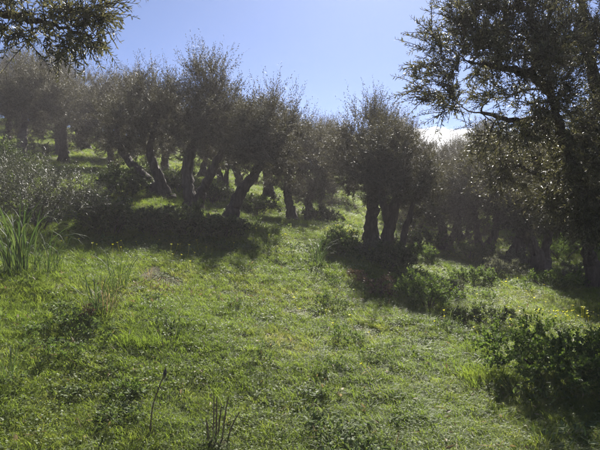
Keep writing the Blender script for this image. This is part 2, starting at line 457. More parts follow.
def olive(label, base, stems_px, blobs_px, seed, n_tips=150, shoots=11, nl=30, leafL=.064, Y=None, full=1.13, down=0, drop=.3, group=None, r0=.16, name='olive_tree', fine=None, leaf_ratio=.27, **kw):
    """stems_px: list of [(px, py, dY, r), ...] from the foot up; blobs_px: (px, py, dY, rx_px, ry_px, depth m)"""
    rng = rng_(seed)
    o = np.array(base)
    Yb = o[1] if Y is None else Y
    t = thing(name, label, 'olive tree', base, group=group)
    stems = []
    for s in stems_px:
        pts = []
        for q, (px, py, dy, r) in enumerate(s):
            w = at(px, py, Yb + dy) - o
            pts.append([*w, r])
        pts = np.array(pts)
        if pts[0, 2] < .6: pts[0, 2] = min(pts[0, 2], -.15)
        sp = spline(pts, 6 * len(pts))
        sp[:, :3] += rng.normal(size=(len(sp), 3)) * .012
        z = np.clip(sp[:, 2], 0, None)
        sp[:, 3] *= 1 + .8 * np.exp(-z / .16)            # flared foot
        stems.append(sp)
    blobs = []
    for (px, py, dy, rx, ry, rd) in blobs_px:
        c = at(px, py, Yb + dy) - o; s = (Yb + dy) / F_PX
        blobs.append((c - np.array([0, 0, down * ry * s + drop]), np.array([rx * s * full, rd * full, ry * s * (1 + down)])))
    paths, (V, F, rnd) = grow(rng, stems, blobs, n_tips, shoots, nl, leafL, fine=fine, ratio=leaf_ratio, **kw)
    for s in stems:
        v, q = tubes([s], 16, .15, rng)
        link('trunk', new_mesh('trunk', v, q, M['bark'], smooth=True), t)
    v, q = tubes(paths, 4)
    link('branches', new_mesh('branches', v, q, M['bark'], smooth=True), t, 'stuff')
    link('crown', new_mesh('crown', V, F, M['olive' if fine is None else 'olive_veil_lit'], attr={'rnd': rnd}), t, 'stuff')
    return t

# ------------------------------------------------------------------ olive trees one can tell apart
T = {}
b = on_ground(160, 194, 14)
T['A'] = olive('olive with two trunks in a wide V, one leaning far left, on the bank', b,
    [[(158, 194, 0, .15), (148, 180, 0, .12), (132, 165, .1, .10), (121, 149, .2, .08), (116, 128, .3, .05)],
     [(164, 196, 0, .16), (160, 180, -.1, .13), (153, 163, -.2, .11), (150, 148, -.2, .08), (156, 122, -.3, .05)]],
    [(140, 113, 0, 34, 36, 1.1), (160, 100, -.2, 26, 32, .9), (118, 122, .3, 24, 26, .8), (150, 84, 0, 20, 18, .7)], 11, n_tips=190)
b = on_ground(193, 208, 13.5)
T['B'] = olive('tallest olive on the left bank, forked trunk with a limb slanting right', b,
    [[(192, 210, 0, .17), (190, 195, 0, .14), (187, 176, .1, .13), (190, 155, .1, .11), (200, 130, .2, .06)],
     [(195, 208, 0, .13), (202, 192, -.1, .10), (213, 170, -.3, .09), (222, 150, -.4, .06)]],
    [(205, 118, 0, 36, 38, 1.2), (222, 100, -.2, 24, 36, .9), (196, 92, .1, 26, 32, .9), (208, 72, 0, 20, 16, .7)], 12, n_tips=210)
b = on_ground(230, 223, 12.5)
T['C'] = olive('olive leaning right above the sunlit grassy mound', b,
    [[(229, 224, 0, .17), (233, 208, 0, .14), (243, 188, 0, .12), (258, 168, .1, .09), (266, 140, .2, .05)]],
    [(262, 140, 0, 38, 34, 1.2), (248, 128, -.1, 24, 30, .9), (274, 120, .1, 28, 26, .9), (266, 102, 0, 20, 14, .6)], 13, n_tips=190)
b = on_ground(292, 223, 16)
T['D'] = olive('slender single-trunk olive beyond the sunlit mound, in front of the gap', b,
    [[(293, 224, 0, .15), (291, 210, 0, .12), (287, 194, 0, .10), (290, 172, 0, .07), (297, 150, 0, .04)]],
    [(298, 158, 0, 32, 32, 1.3), (286, 148, 0, 22, 26, 1.0), (308, 140, .1, 20, 22, .9), (298, 122, .1, 14, 12, .6)], 14, n_tips=170)
b = on_ground(313, 226, 17.5)
T['E'] = olive('short olive with a thin trunk where the path runs under the trees', b,
    [[(312, 227, 0, .14), (310, 214, 0, .11), (308, 198, 0, .09), (316, 178, 0, .05)]],
    [(320, 170, 0, 24, 28, 1.2), (310, 186, 0, 20, 16, 1.0), (328, 152, .1, 14, 18, .8)], 15, n_tips=130)
b = on_ground(371, 240, 13.2)
T['F'] = olive('upright thick-trunked olive at the middle, behind the leaning one', b,
    [[(371, 242, 0, .18), (371, 222, 0, .15), (372, 200, 0, .145), (370, 178, 0, .11), (366, 148, .1, .06)],
     [(372, 202, 0, .10), (380, 182, .1, .08), (384, 152, .2, .05)]],
    [(366, 160, 0, 34, 36, 1.2), (354, 142, .1, 18, 26, .8), (376, 132, 0, 24, 32, .9), (368, 116, 0, 18, 14, .6)], 16, n_tips=200)
b = on_ground(387, 264, 11.3)
T['G'] = olive('olive at the middle with slanting trunk and a thin second stem', b,
    [[(385, 266, 0, .17), (386, 246, 0, .135), (391, 222, 0, .12), (397, 198, 0, .10), (404, 168, .1, .06)],
     [(396, 272, -.2, .09), (402, 252, -.2, .065), (406, 228, -.2, .06), (412, 206, -.1, .045), (418, 182, 0, .03)],
     [(390, 226, 0, .09), (384, 206, -.2, .07), (380, 180, -.3, .05)]],
    [(402, 172, 0, 34, 34, 1.2), (384, 150, 0, 20, 30, .9), (416, 172, .2, 20, 22, .9), (396, 134, 0, 14, 14, .6)], 17, n_tips=200)
b = on_ground(445, 255, 15.5)
T['H'] = olive('olive with a narrow V of two trunks just right of the middle trees', b,
    [[(443, 256, 0, .14), (443, 242, 0, .12), (442, 228, 0, .10), (436, 208, 0, .06)],
     [(446, 256, 0, .13), (450, 242, 0, .10), (456, 230, -.1, .09), (460, 208, -.1, .05)]],
    [(440, 198, 0, 36, 30, 1.4), (424, 184, 0, 24, 22, 1.1), (454, 180, .1, 28, 24, 1.1)], 18, drop=.4, n_tips=190)
b = on_ground(462, 255, 17)
T['I'] = olive('olive with a pair of thin close trunks, second from the narrow V', b,
    [[(460, 256, 0, .12), (460, 242, 0, .10), (458, 224, 0, .08), (456, 200, 0, .05)],
     [(464, 255, .2, .12), (466, 240, .2, .10), (470, 224, .2, .08), (474, 200, .2, .05)]],
    [(466, 188, 0, 38, 38, 1.5), (480, 168, 0, 26, 30, 1.1)], 19, drop=.4, n_tips=180)
b = on_ground(485, 259, 15.5)
T['J'] = olive('olive with V-shaped trunk halfway along the row under dark crowns', b,
    [[(483, 260, 0, .13), (480, 246, 0, .11), (477, 232, 0, .09), (474, 206, 0, .05)],
     [(486, 260, 0, .13), (489, 247, 0, .11), (494, 234, 0, .09), (500, 208, 0, .05)]],
    [(488, 186, 0, 38, 42, 1.4), (504, 166, 0, 26, 34, 1.1), (472, 164, 0, 24, 28, 1.1)], 20, drop=.4, n_tips=200)
b = on_ground(513, 264, 14)
T['K'] = olive('olive with a thick trunk leaning right, mid row', b,
    [[(512, 265, 0, .18), (515, 252, 0, .15), (522, 238, 0, .14), (530, 222, 0, .11), (536, 196, 0, .06)],
     [(523, 238, 0, .09), (518, 218, .2, .06), (514, 192, .3, .04)]],
    [(524, 190, 0, 40, 40, 1.4), (540, 166, 0, 28, 36, 1.1), (508, 164, 0, 26, 34, 1.1)], 21, drop=.4, n_tips=220)
b = on_ground(540, 273, 12.5)
T['L'] = olive('olive with forked trunk leaning left beside the shady fern mounds', b,
    [[(541, 274, 0, .16), (538, 260, 0, .13), (533, 246, 0, .11), (527, 228, 0, .07), (522, 204, 0, .04)],
     [(542, 274, 0, .14), (545, 260, .1, .10), (547, 244, .1, .08), (556, 214, .1, .05)]],
    [(552, 190, 0, 40, 38, 1.3), (572, 168, 0, 30, 36, 1.1), (536, 164, 0, 26, 34, 1.0)], 22, drop=.4, n_tips=230)
b = on_ground(597, 289, 9.5)
T['M'] = olive('olive with crooked dark trunk at the right edge of the frame', b,
    [[(599, 291, 0, .15), (594, 272, 0, .12), (588, 246, 0, .11), (594, 222, .1, .08), (606, 190, .1, .05)],
     [(588, 246, 0, .08), (578, 226, .2, .06), (568, 200, .3, .04)]],
    [(600, 190, 0, 52, 40, 1.2), (630, 165, 0, 40, 40, 1.2), (580, 165, .2, 34, 36, 1.0)], 23, drop=.4, n_tips=240)
b = on_ground(63, 166, 21)
T['O'] = olive('straight-trunked olive high on the hillside at the far left', b,
    [[(63, 167, 0, .17), (63, 152, 0, .15), (63, 138, 0, .13), (66, 118, 0, .08)]],
    [(66, 112, 0, 44, 34, 1.7), (88, 100, .3, 26, 28, 1.2), (44, 104, 0, 28, 28, 1.2)], 24, n_tips=190, leafL=.072)
b = on_ground(111, 171, 19.5)
T['P'] = olive('olive with short thin trunk on the hillside, left of the wide V', b,
    [[(112, 172, 0, .14), (111, 160, 0, .11), (109, 146, 0, .10), (106, 122, 0, .06)]],
    [(106, 112, 0, 34, 32, 1.4), (122, 98, .2, 24, 26, 1.1)], 25, n_tips=170, leafL=.072)
b = on_ground(8, 145, 26)
T['Q'] = olive('hazy olive behind, highest of the hillside trees at the left edge', b,
    [[(8, 146, 0, .18), (8, 132, 0, .15), (10, 118, 0, .12), (14, 100, 0, .08)]],
    [(10, 96, 0, 46, 30, 2.0), (40, 98, .3, 26, 26, 1.5), (-24, 84, 0, 36, 30, 1.6)], 26, n_tips=200, leafL=.08)

# the near tree that reaches in from the right: its trunk stands outside the frame
b = np.array([3.9, 6.3, float(H(3.9, 6.3))])
T['N'] = olive('large near olive whose boughs fill the upper right corner', b,
    [[(652, 300, 0, .22), (646, 262, 0, .19), (634, 232, 0, .17), (604, 219, -.1, .085), (580, 205, -.2, .06), (566, 150, -.5, .048), (551, 97, -.8, .04), (533, 77, -1.0, .038), (503, 68, -1.2, .026), (470, 62, -1.3, .012)],
     [(640, 240, 0, .14), (626, 190, .3, .12), (606, 120, .5, .085), (590, 60, .5, .06), (584, 10, .5, .04), (570, -30, .5, .02)],
     [(640, 236, 0, .13), (668, 180, 0, .11), (690, 110, .1, .08), (700, 40, .2, .04)],
     [(556, 112, -.7, .04), (520, 122, -1.0, .026), (480, 112, -1.3, .012)],
     [(610, 222, 0, .08), (580, 200, .5, .05), (545, 178, .8, .035), (505, 160, .9, .015)]],
    [(535, 62, -1.0, 58, 54, .8), (476, 55, -1.3, 40, 46, .5), (590, 40, -.2, 60, 70, 1.0), (515, 128, -1.1, 56, 30, .5), (438, 68, -1.4, 28, 46, .3), (420, 84, -1.4, 12, 30, .2), (585, 140, -.3, 50, 48, .9), (690, 80, .2, 80, 90, 1.3), (500, -10, -1.0, 60, 36, .6), (590, -60, .2, 100, 40, 1.0), (560, 190, -.3, 36, 26, .7), (512, 165, .9, 40, 34, .5), (556, 172, .9, 36, 34, .6), (486, 140, .9, 22, 24, .4), (578, 160, -.9, 40, 44, .4), (600, 215, -.6, 40, 34, .5), (560, 110, -1.2, 46, 36, .4), (620, 130, -.6, 50, 60, .6), (468, 18, -1.3, 44, 36, .5), (452, 96, -1.4, 34, 30, .3), (520, 20, -1.0, 50, 40, .6)],
    27, n_tips=980, shoots=9, nl=24, leafL=.045, full=1.0, down=0, drop=0, fine=False, leaf_ratio=.2, shoot_len=(.14, .36), upright=.2, droopy=.9, twigs_on_shoots=True, shell=.6)
# and the one overhanging from the left
b = np.array([-4.6, 4.6, float(H(-4.6, 4.6))])
T['S'] = olive('near olive whose leafy bough hangs into the upper left corner', b,
    [[(-290, 330, 0, .2), (-286, 250, 0, .17), (-270, 180, 0, .14), (-215, 90, -.2, .09), (-140, 35, -.4, .06), (-70, 10, -.5, .04), (-5, 12, -.5, .025), (50, 24, -.5, .015), (90, 36, -.5, .008)],
     [(-278, 200, 0, .13), (-300, 100, 0, .10), (-320, 0, 0, .05)]],
    [(30, 26, -.5, 40, 28, .35), (78, 40, -.5, 36, 24, .3), (0, 0, -.5, 60, 32, .4), (100, 16, -.4, 24, 22, .25), (60, 8, -.5, 40, 20, .3), (-100, -10, -.3, 90, 50, .6), (-290, 20, 0, 150, 90, 1.2), (145, -10, -.5, 10, 8, .12)],
    28, n_tips=420, shoots=6, nl=18, leafL=.050, full=1.0, down=0, drop=0, fine=True, leaf_ratio=.2, shoot_len=(.10, .26), upright=-.1, droopy=1.3, twigs_on_shoots=True, shell=.6)

# trees behind: copies of the trees above, each its own object
back = [  # source, px, Y, scale, rotation, label
    ('D', 332, 24, 1.05, 1.0, 'far olive seen through the gap left of the middle trees'),
    ('B', 268, 20, 1.0, 2.0, 'olive in the second row, half hidden behind the leaning mound olive'),
    ('C', 240, 22, 1.0, 4.0, 'olive in the second row behind the tallest bank olive'),
    ('F', 405, 22, 1.0, 2.2, 'far olive closing the gap behind the slanting middle trunk'),
    ('H', 352, 30, 1.1, .6, 'distant olive at the end of the grassy lane'),
    ('K', 430, 25, .85, 3.3, 'far olive behind the narrow V trunks'),
    ('L', 470, 23, 1.1, 1.7, 'far olive behind the close pair of trunks'),
    ('J', 500, 21, 1.1, 5.0, 'second-row olive between the V trunk and the thick leaning one'),
    ('K', 530, 20, 1.1, .9, 'second-row olive behind the thick right-leaning trunk'),
    ('H', 566, 18, 1.15, 2.8, 'second-row olive behind the left-leaning fork'),
    ('F', 592, 21, 1.2, 4.1, 'second-row olive at the right edge, deep in shade'),
    ('C', 510, 28, 1.2, .2, 'distant olive deep in the shade behind the right row'),
    ('B', 555, 27, 1.2, 3.0, 'distant olive behind the fern mounds at right'),
    ('A', 450, 33, .95, 5.1, 'distant olive on the skyline beneath the white cloud'),
    ('B', 395, 34, 1.2, 1.1, 'distant skyline olive behind the middle trees'),
    ('G', 300, 29, 1.1, 2.6, 'distant olive behind the slender single trunk'),
    ('A', 205, 24, 1.0, 3.6, 'third-row olive up the slope behind the left bank trees'),
    ('F', 165, 23, 1.0, .4, 'second-row olive behind the wide V trunks'),
    ('B', 130, 27, 1.1, 5.5, 'hillside olive behind the short thin trunk'),
    ('K', 85, 28, 1.1, 2.9, 'hillside olive uphill of the straight trunk'),
    ('G', 40, 33, 1.2, 1.9, 'uppermost hillside olive near the left skyline'),
    ('C', -30, 22, 1.3, 3.9, 'olive partly cut by the left edge of the frame'),
    ('L', -25, 34, 1.3, .8, 'topmost olive on the hill cut by the left edge'),
    ('D', 620, 14, 1.2, 1.4, 'olive partly cut by the right edge behind the crooked trunk'),
    ('J', 650, 22, 1.2, 1.4, 'second-row olive beyond the right edge'),
    ('B', 62, 24, 1.25, 2.7, 'tall hillside olive rising behind the straight trunk'),
    ('C', 18, 16.5, 1.15, 1.6, 'low-hanging olive just above the feathery grey-green shrub'),
    ('C', 185, 19, .95, 1.2, 'second-row olive between the wide V trunks and the tallest bank olive'),
    ('H', 150, 20, 1.0, 2.2, 'second-row olive low on the slope behind the far-left-leaning trunk'),
    ('L', 222, 18, .9, 5.2, 'low-crowned olive close behind the fork of the tallest bank olive'),
    ('J', 105, 36, 1.3, .7, 'third-row hillside olive on the left skyline'),
    ('K', 60, 40, 1.4, 4.4, 'farthest hillside olive above the straight trunk'),
    ('B', 20, 30, 1.3, 2.4, 'hillside olive above the feathery grey-green shrub'),
    ('G', 170, 34, 1.3, 3.4, 'distant hill olive glimpsed between the left bank trees'),
    ('L', 230, 33, 1.3, .5, 'distant hill olive behind the leaning mound olive'),
    ('H', 275, 36, 1.3, 4.8, 'distant hill olive left of the slender single trunk'),
    ('A', 325, 40, 1.3, 2.0, 'farthest olive behind the gap in the trees'),
    ('J', 375, 42, 1.3, .3, 'farthest olive on the skyline behind the middle trunks'),
    ('B', 480, 40, 1.3, .3, 'farthest olive on the skyline behind the right row'),
    ('K', 535, 36, 1.3, 1.3, 'farthest olive in the dark beyond the thick leaning trunk'),
    ('F', 580, 34, 1.3, 3.3, 'farthest olive in the dark at the right'),
]
for src, px, Y, sc, rz, lab in back:
    x = (px - CX) / F_PX * Y
    copy_thing(T[src], (x, Y, float(H(x, Y))), rz, sc, lab, 'olive trees in the rows behind')

# ------------------------------------------------------------------ shrubs and low bushes
def shrub(label, px, py, Y, w, h, mat, seed, n_tips=60, shoots=6, nl=16, leafL=.05, ratio=.3, name='shrub', cat='shrub', depth=None, upright=.4, stem_mat='bark', group=None, lobes=4, shoot_len=None):
    rng = rng_(seed)
    b = on_ground(px, py, Y)
    t = thing(name, label, cat, b, group=group)
    depth = depth or w * .5
    blobs = []
    for k in range(lobes):
        a = rng.random() * 6.28; q = .28 + .12 * rng.random()
        hh = h * (.30 + .16 * rng.random())
        blobs.append((np.array([math.cos(a) * w * .25, math.sin(a) * depth * .3, h * .15 + hh * .9]), np.array([w * q, depth * .6, hh])))
    stems = []; q_ = min(1.0, h / .55)
    for k in range(6):
        a = rng.random() * 6.28
        e = np.array([math.cos(a) * w * .26, math.sin(a) * depth * .3, h * .5])
        stems.append(spline(np.array([[e[0] * .15, e[1] * .15, -.05, .012 * q_], [e[0] * .5, e[1] * .5, h * .22, .010 * q_], [*e, .006 * q_]]), 8))
    paths, (V, F, rnd) = grow(rng, stems, blobs, n_tips, shoots, nl, leafL, ratio=ratio, shoot_len=shoot_len or (h * .12, h * .32), upright=upright, twig=.006 * q_, droopy=.4)
    V[:, 2] = np.maximum(V[:, 2], -.04 - .1 * np.abs(V[:, 0]))
    v, q = tubes(stems + paths, 4)
    link('stems', new_mesh('stems', v, q, M[stem_mat], smooth=True), t, 'stuff')
    link('foliage', new_mesh('foliage', V, F, M[mat], attr={'rnd': rnd}), t, 'stuff')
    return t

shrub('large feathery grey-green shrub on the bank at the left edge', 38, 236, 8.8, 2.1, 1.15, 'shrub_grey', 41, 220, 7, 24, .045, .2, upright=.6, lobes=7, depth=1.4)
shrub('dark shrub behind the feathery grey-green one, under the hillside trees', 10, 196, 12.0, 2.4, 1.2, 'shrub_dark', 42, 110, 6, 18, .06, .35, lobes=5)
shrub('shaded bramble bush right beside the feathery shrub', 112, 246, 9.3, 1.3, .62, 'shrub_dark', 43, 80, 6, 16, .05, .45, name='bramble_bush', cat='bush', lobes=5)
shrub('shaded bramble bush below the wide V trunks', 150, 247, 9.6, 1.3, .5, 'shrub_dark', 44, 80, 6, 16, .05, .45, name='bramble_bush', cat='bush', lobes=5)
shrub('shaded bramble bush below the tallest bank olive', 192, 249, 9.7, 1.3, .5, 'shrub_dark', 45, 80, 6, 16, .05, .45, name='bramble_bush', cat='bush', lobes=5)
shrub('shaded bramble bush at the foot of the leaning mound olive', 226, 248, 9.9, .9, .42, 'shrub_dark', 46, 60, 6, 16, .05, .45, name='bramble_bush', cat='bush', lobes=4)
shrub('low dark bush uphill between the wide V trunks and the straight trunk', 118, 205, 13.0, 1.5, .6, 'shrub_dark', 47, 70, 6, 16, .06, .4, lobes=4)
for k, (px, py, Y, w, h, wh) in enumerate([(134, 192, 15.0, 1.5, .7, 'added to darken the ground behind the far-left-leaning trunk'), (176, 200, 15.5, 1.5, .7, 'added to darken the ground between the wide V and the tallest bank olive'),  # first four bushes are added to deepen the shade between the bank trunks
        (211, 206, 15.0, 1.3, .6, 'added to darken the gap in the fork of the tallest bank olive'), (258, 216, 15.0, 1.4, .6, 'added to darken the ground right of the leaning mound olive'),
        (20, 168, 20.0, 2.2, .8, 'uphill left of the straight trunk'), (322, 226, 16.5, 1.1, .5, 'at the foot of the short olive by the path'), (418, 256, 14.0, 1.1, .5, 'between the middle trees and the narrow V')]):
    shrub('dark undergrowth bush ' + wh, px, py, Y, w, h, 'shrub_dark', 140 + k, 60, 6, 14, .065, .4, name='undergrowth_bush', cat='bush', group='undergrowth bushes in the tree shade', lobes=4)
shrub('leafy bush in half shade left of the middle trunks', 348, 264, 9.6, .8, .5, 'shrub_green', 48, 70, 6, 16, .045, .4, name='leafy_bush', cat='bush')
shrub('pale-topped bush at the foot of the upright middle trunk', 366, 254, 10.8, .7, .42, 'shrub_pale', 49, 60, 6, 14, .045, .4, name='leafy_bush', cat='bush')
shrub('dark bush at the foot of the slanting middle trunk', 388, 284, 9.4, 1.0, .45, 'shrub_dark', 50, 80, 6, 16, .045, .4, name='leafy_bush', cat='bush')
shrub('bushy green plant in shade right of the brown dry shrub', 428, 315, 7.3, .62, .48, 'shrub_green', 51, 80, 6, 16, .04, .3, name='leafy_bush', cat='bush', upright=.9)
shrub('small brown dry shrub on the edge of the meadow', 378, 308, 7.6, .42, .26, 'dry', 52, 45, 5, 12, .035, .4, name='dry_shrub', cat='shrub')
shrub('second brown dry shrub, the smaller, left of the other', 354, 294, 8.0, .28, .2, 'dry', 53, 30, 5, 12, .035, .4, name='dry_shrub', cat='shrub')
shrub('tiny brown withered shrub in the dark hollow on the left', 94, 334, 5.3, .3, .14, 'dry', 57, 40, 5, 12, .03, .4, name='dry_shrub', cat='shrub')
shrub('low dark bush standing in for the shadow patch across the right meadow', 478, 322, 7.0, .8, .2, 'shrub_dark', 54, 60, 6, 14, .04, .4, name='leafy_bush', cat='bush')  # added dark clump in place of the middle trees' cast shadow
shrub('green bush full of yellow flowers at the right edge', 552, 366, 5.1, 1.2, .5, 'shrub_green', 55, 170, 6, 16, .034, .55, name='flowering_bush', cat='bush', lobes=6, depth=1.0)
shrub('darker flowering bush cut by the right edge of the frame', 618, 378, 4.9, .9, .5, 'shrub_green', 56, 120, 6, 16, .034, .55, name='flowering_bush', cat='bush', lobes=5, depth=.9)
fern = [(470, 288, 9.6, .8, .3, 'in front of the close pair of trunks'), (502, 283, 10.6, .8, .34, 'below the V-shaped trunk'), (430, 268, 12.0, .8, .34, 'left of the narrow V trunks'),
        (508, 272, 12.6, .9, .34, 'at the foot of the thick leaning trunk'), (545, 290, 9.6, 1.0, .32, 'below the left-leaning fork'), (575, 282, 10.6, 1.1, .4, 'beside the crooked trunk at the right edge'),
        (470, 264, 14.0, 1.2, .5, 'deep in shade behind the close pair of trunks'), (528, 268, 13.4, 1.2, .45, 'between the thick trunk and the fork'), (562, 266, 14.5, 1.6, .7, 'in the deep shade behind the fork'),
        (450, 300, 8.4, .5, .22, 'alone in the sunny grass below the narrow V trunks')]
for k, (px, py, Y, w, h, wh) in enumerate(fern):
    shrub('low grey-green ferny mound ' + wh, px, py, Y, w, h, 'shrub_pale' if k % 2 else 'shrub_green', 60 + k, 60, 6, 16, .045, .3, name='fern_mound', cat='fern', group='ferny mounds under the right row', upright=.5)

# ------------------------------------------------------------------ strap-leaved clumps
def strap_leaf_mesh(seed, L, W, bend):
    rng = rng_(seed)
    k = 9; t = np.linspace(0, 1, k)
    ang = 1.45 - bend * t ** 1.6
    ds = L / (k - 1)
    x = np.r_[0, np.cumsum(np.cos(ang[:-1]) * ds)]; z = np.r_[0, np.cumsum(np.sin(ang[:-1]) * ds)]
    w = W * np.clip(np.minimum(1, (1 - t) * 2.2), .04, 1) * .5
    V = np.concatenate([np.c_[x, w, z + w * .3], np.c_[x, 0 * w, z], np.c_[x, -w, z + w * .3]])
    i = np.arange(k - 1)
    Fq = np.concatenate([np.stack([i, i + k, i + k + 1, i + 1], 1), np.stack([i + k, i + 2 * k, i + 2 * k + 1, i + k + 1], 1)])
    return new_mesh('leaf', V, Fq, M['strap'], smooth=True)
STRAP = [strap_leaf_mesh(s, 1.0, .014, bd) for s, bd in enumerate((.8, 1.3, 1.9, 2.5, 3.1))]
DRYLEAF = [new_mesh('leaf', [v.co[:] for v in me.vertices], np.array([list(p.vertices) for p in me.polygons]), None, smooth=True) for me in STRAP[:4]]
M['straw'] = leaf_material('straw', [(0, (0.13, 0.10, 0.05)), (0.6, (0.22, 0.175, 0.09)), (1, (0.34, 0.29, 0.17))], (1.2, 1.1, .9), .3, .6, .25, by='obj')
for me in DRYLEAF: me.materials.append(M['straw'])
def strap_tuft(label, px, py, Y, h, n, seed, spread=.05, group='strap-leaved clumps in the meadow', dry=0.0):
    rng = rng_(seed)
    t = thing('strap_leaf_tuft', label, 'plant', on_ground(px, py, Y), group=group)
    for k in range(n):
        o = link('leaf', STRAP[int(rng.integers(0, 5))] if rng.random() >= dry else DRYLEAF[int(rng.integers(0, 4))], t)
        a = rng.random() * 6.28; rr = spread * math.sqrt(rng.random())
        o.location = (math.cos(a) * rr, math.sin(a) * rr, -.02)
        o.rotation_euler = (rng.normal() * .12, rng.normal() * .12, a + rng.normal() * .5)
        s = h * (.6 + .6 * rng.random()); o.scale = (s, s * 1.0, s)
    return t
for a in [
    ('tall clump of green strap leaves at the left edge, below the feathery shrub', 18, 284, 6.3, .95, 85, 81, .2),
    ('smaller strap-leaf clump just right of the tall one at the left edge', 48, 286, 6.4, .6, 40, 82, .14),
    ('upright clump of narrow leaves above the dark hollow on the left', 98, 330, 5.4, .6, 44, 83, .1),
    ('leaning narrow-leaf clump behind the dark hollow on the left', 118, 300, 6.2, .55, 34, 84, .1),
    ('spiky tuft in the middle at the edge of the tree shade', 317, 270, 8.6, .55, 46, 85, .12),
    ('lone upright tuft near the middle right of the meadow', 364, 352, 5.1, .36, 12, 86, .03),
    ('small spiky tuft near the shaded bushes at left of the middle', 292, 262, 9.0, .32, 16, 87, .06),
    ('brownish half-dry grass clump right beside the dark hollow on the left', 108, 326, 5.5, .42, 46, 93, .09, 'strap-leaved clumps in the meadow', .7),
    ('straw-coloured tuft on the upper meadow below the bramble bushes', 150, 288, 6.9, .24, 24, 94, .08, 'strap-leaved clumps in the meadow', .8),
    ('low strap-leaf clump at the bottom left corner', 8, 402, 4.05, .42, 20, 88, .08),
    ('thin tuft in the sunny grass left of the centre', 178, 345, 5.15, .26, 9, 89, .03),
    ('strap-leaf clump around the foot of the dark bud stalk', 150, 452, 3.72, .24, 14, 90, .05),
    ('strap-leaf tuft among the sunny ferns on the right', 448, 325, 6.5, .34, 14, 91, .05),
    ('spiky tuft beside the bushy green plant in shade', 410, 308, 7.4, .4, 18, 92, .06),
]:
    strap_tuft(*a)

# ------------------------------------------------------------------ dry stalks
def stalk_path(pts, n=14): return spline(np.array(pts), n)
M['stalk'] = leaf_material('stalk_skin', [(0, (0.10, 0.075, 0.045)), (1, (0.16, 0.12, 0.075))], (1, 1, 1), .0, .7, .3, by='obj')
b = on_ground(148, 449, 3.72); o = np.array(b)
t = thing('bud_stalk', 'single thin brown stalk with a dark bud tip, bottom left', 'plant', b)
sp = [at(148, 452, 3.72) - o, at(150, 430, 3.72) - o, at(153, 405, 3.70) - o, at(160, 385, 3.68) - o, at(164, 376, 3.67) - o]
sp = [[*p, r] for p, r in zip(sp, (.006, .005, .0045, .004, .004))]; sp[0][2] = -.03
v, q = tubes([stalk_path(sp)], 8); link('stem', new_mesh('stem', v, q, M['stalk'], smooth=True), t)
e = np.array(sp[-1][:3])
bud = np.array([[*(e + np.array([.002, 0, -.008])), .003], [*(e + np.array([.004, 0, .008])), .011], [*(e + np.array([.007, 0, .03])), .010], [*(e + np.array([.010, 0, .058])), .001]])
v, q = tubes([spline(bud, 12)], 8, .06, rng_(3)); link('bud', new_mesh('bud', v, q, M['bark'], smooth=True), t)
for k, (dx, dz) in enumerate(((-.03, -.09), (.012, -.16), (-.02, -.2))):
    pp = e + np.array([0, 0, dz]) + np.array([-.012 if dz > -.12 else -.02, 0, 0])
    v, q = tubes([spline(np.array([[*pp, .002], [*(pp + [dx * .4, .005, .012]), .004], [*(pp + [dx * .6, .005, .025]), .001]]), 8)], 6)
    link('side_bud', new_mesh('side_bud', v, q, M['bark'], smooth=True), t)

b = on_ground(214, 446, 3.75); rng = rng_(5)
t = thing('dry_stalk_clump', 'clump of broken upright dry stalks on a dark earth hump, bottom left', 'plant', b)
for k, (dx, h, ln) in enumerate(((-.035, .20, -.01), (-.005, .34, .01), (.01, .30, .0), (.02, .26, .03), (.05, .33, .05), (-.02, .15, -.03), (.075, .2, .09), (.03, .12, -.05))):
    dy = rng.normal() * .03
    p = np.array([[dx, dy, -.03, .006], [dx + ln * .4, dy, h * .5, .0055], [dx + ln, dy + rng.normal() * .02, h, .004]])
    v, q = tubes([spline(p, 8)], 6, .05, rng)
    link('stalk', new_mesh('stalk', v, q, M['stalk'], smooth=True), t)
for k in range(26):
    o_ = link('leaf', STRAP[int(rng.integers(1, 5))], t); a = rng.random() * 6.28
    o_.location = (math.cos(a) * .05, math.sin(a) * .05, 0); o_.rotation_euler = (0, 0, a); s = .16 + .16 * rng.random(); o_.scale = (s, s * .7, s)
sph = []
for i in range(7):
    for j in range(14):
        th, ph = i / 6 * 1.57, j / 14 * 6.28
        r = 1 + .25 * vnoise(math.cos(ph) * 2 + th, math.sin(ph) * 2, .7)
        sph.append((math.cos(ph) * math.cos(th) * .11 * r, math.sin(ph) * math.cos(th) * .11 * r, math.sin(th) * .06 * r - .015))
ii = np.arange(7 * 14).reshape(7, 14)
link('earth_hump', new_mesh('earth_hump', sph, np.stack([ii[:-1], np.roll(ii[:-1], -1, 1), np.roll(ii[1:], -1, 1), ii[1:]], -1).reshape(-1, 4), M['ground'], smooth=True), t)

# ------------------------------------------------------------------ broad-leaved weeds, countable clumps
def rosette(seed, n, L, mat, spread=.045):
    rng = rng_(seed)
    a = rng.random(n) * 6.28; el = .15 + .9 * rng.random(n)
    d = np.c_[np.cos(a) * np.cos(el), np.sin(a) * np.cos(el), np.sin(el)]
    base = np.c_[np.clip(rng.normal(size=(n, 2)), -1.35, 1.35) * spread, .01 + .05 * rng.random(n)]
    nr = norm(np.c_[-np.cos(a) * np.sin(el), -np.sin(a) * np.sin(el), np.cos(el)] + rng.normal(size=(n, 3)) * .25)
    V, F, k = leaves_mesh(base, d, nr, L * (.6 + .8 * rng.random(n)), L * .42 * (.7 + .6 * rng.random(n)), True)
    return new_mesh('broadleaf_weed', V, F, M[mat], attr={'rnd': np.repeat(rng.random(n), k)})
ROS = [rosette(200 + k, 170, .028 + .004 * k, 'weed', .056 + .006 * k) for k in range(4)]
rng = rng_(77)
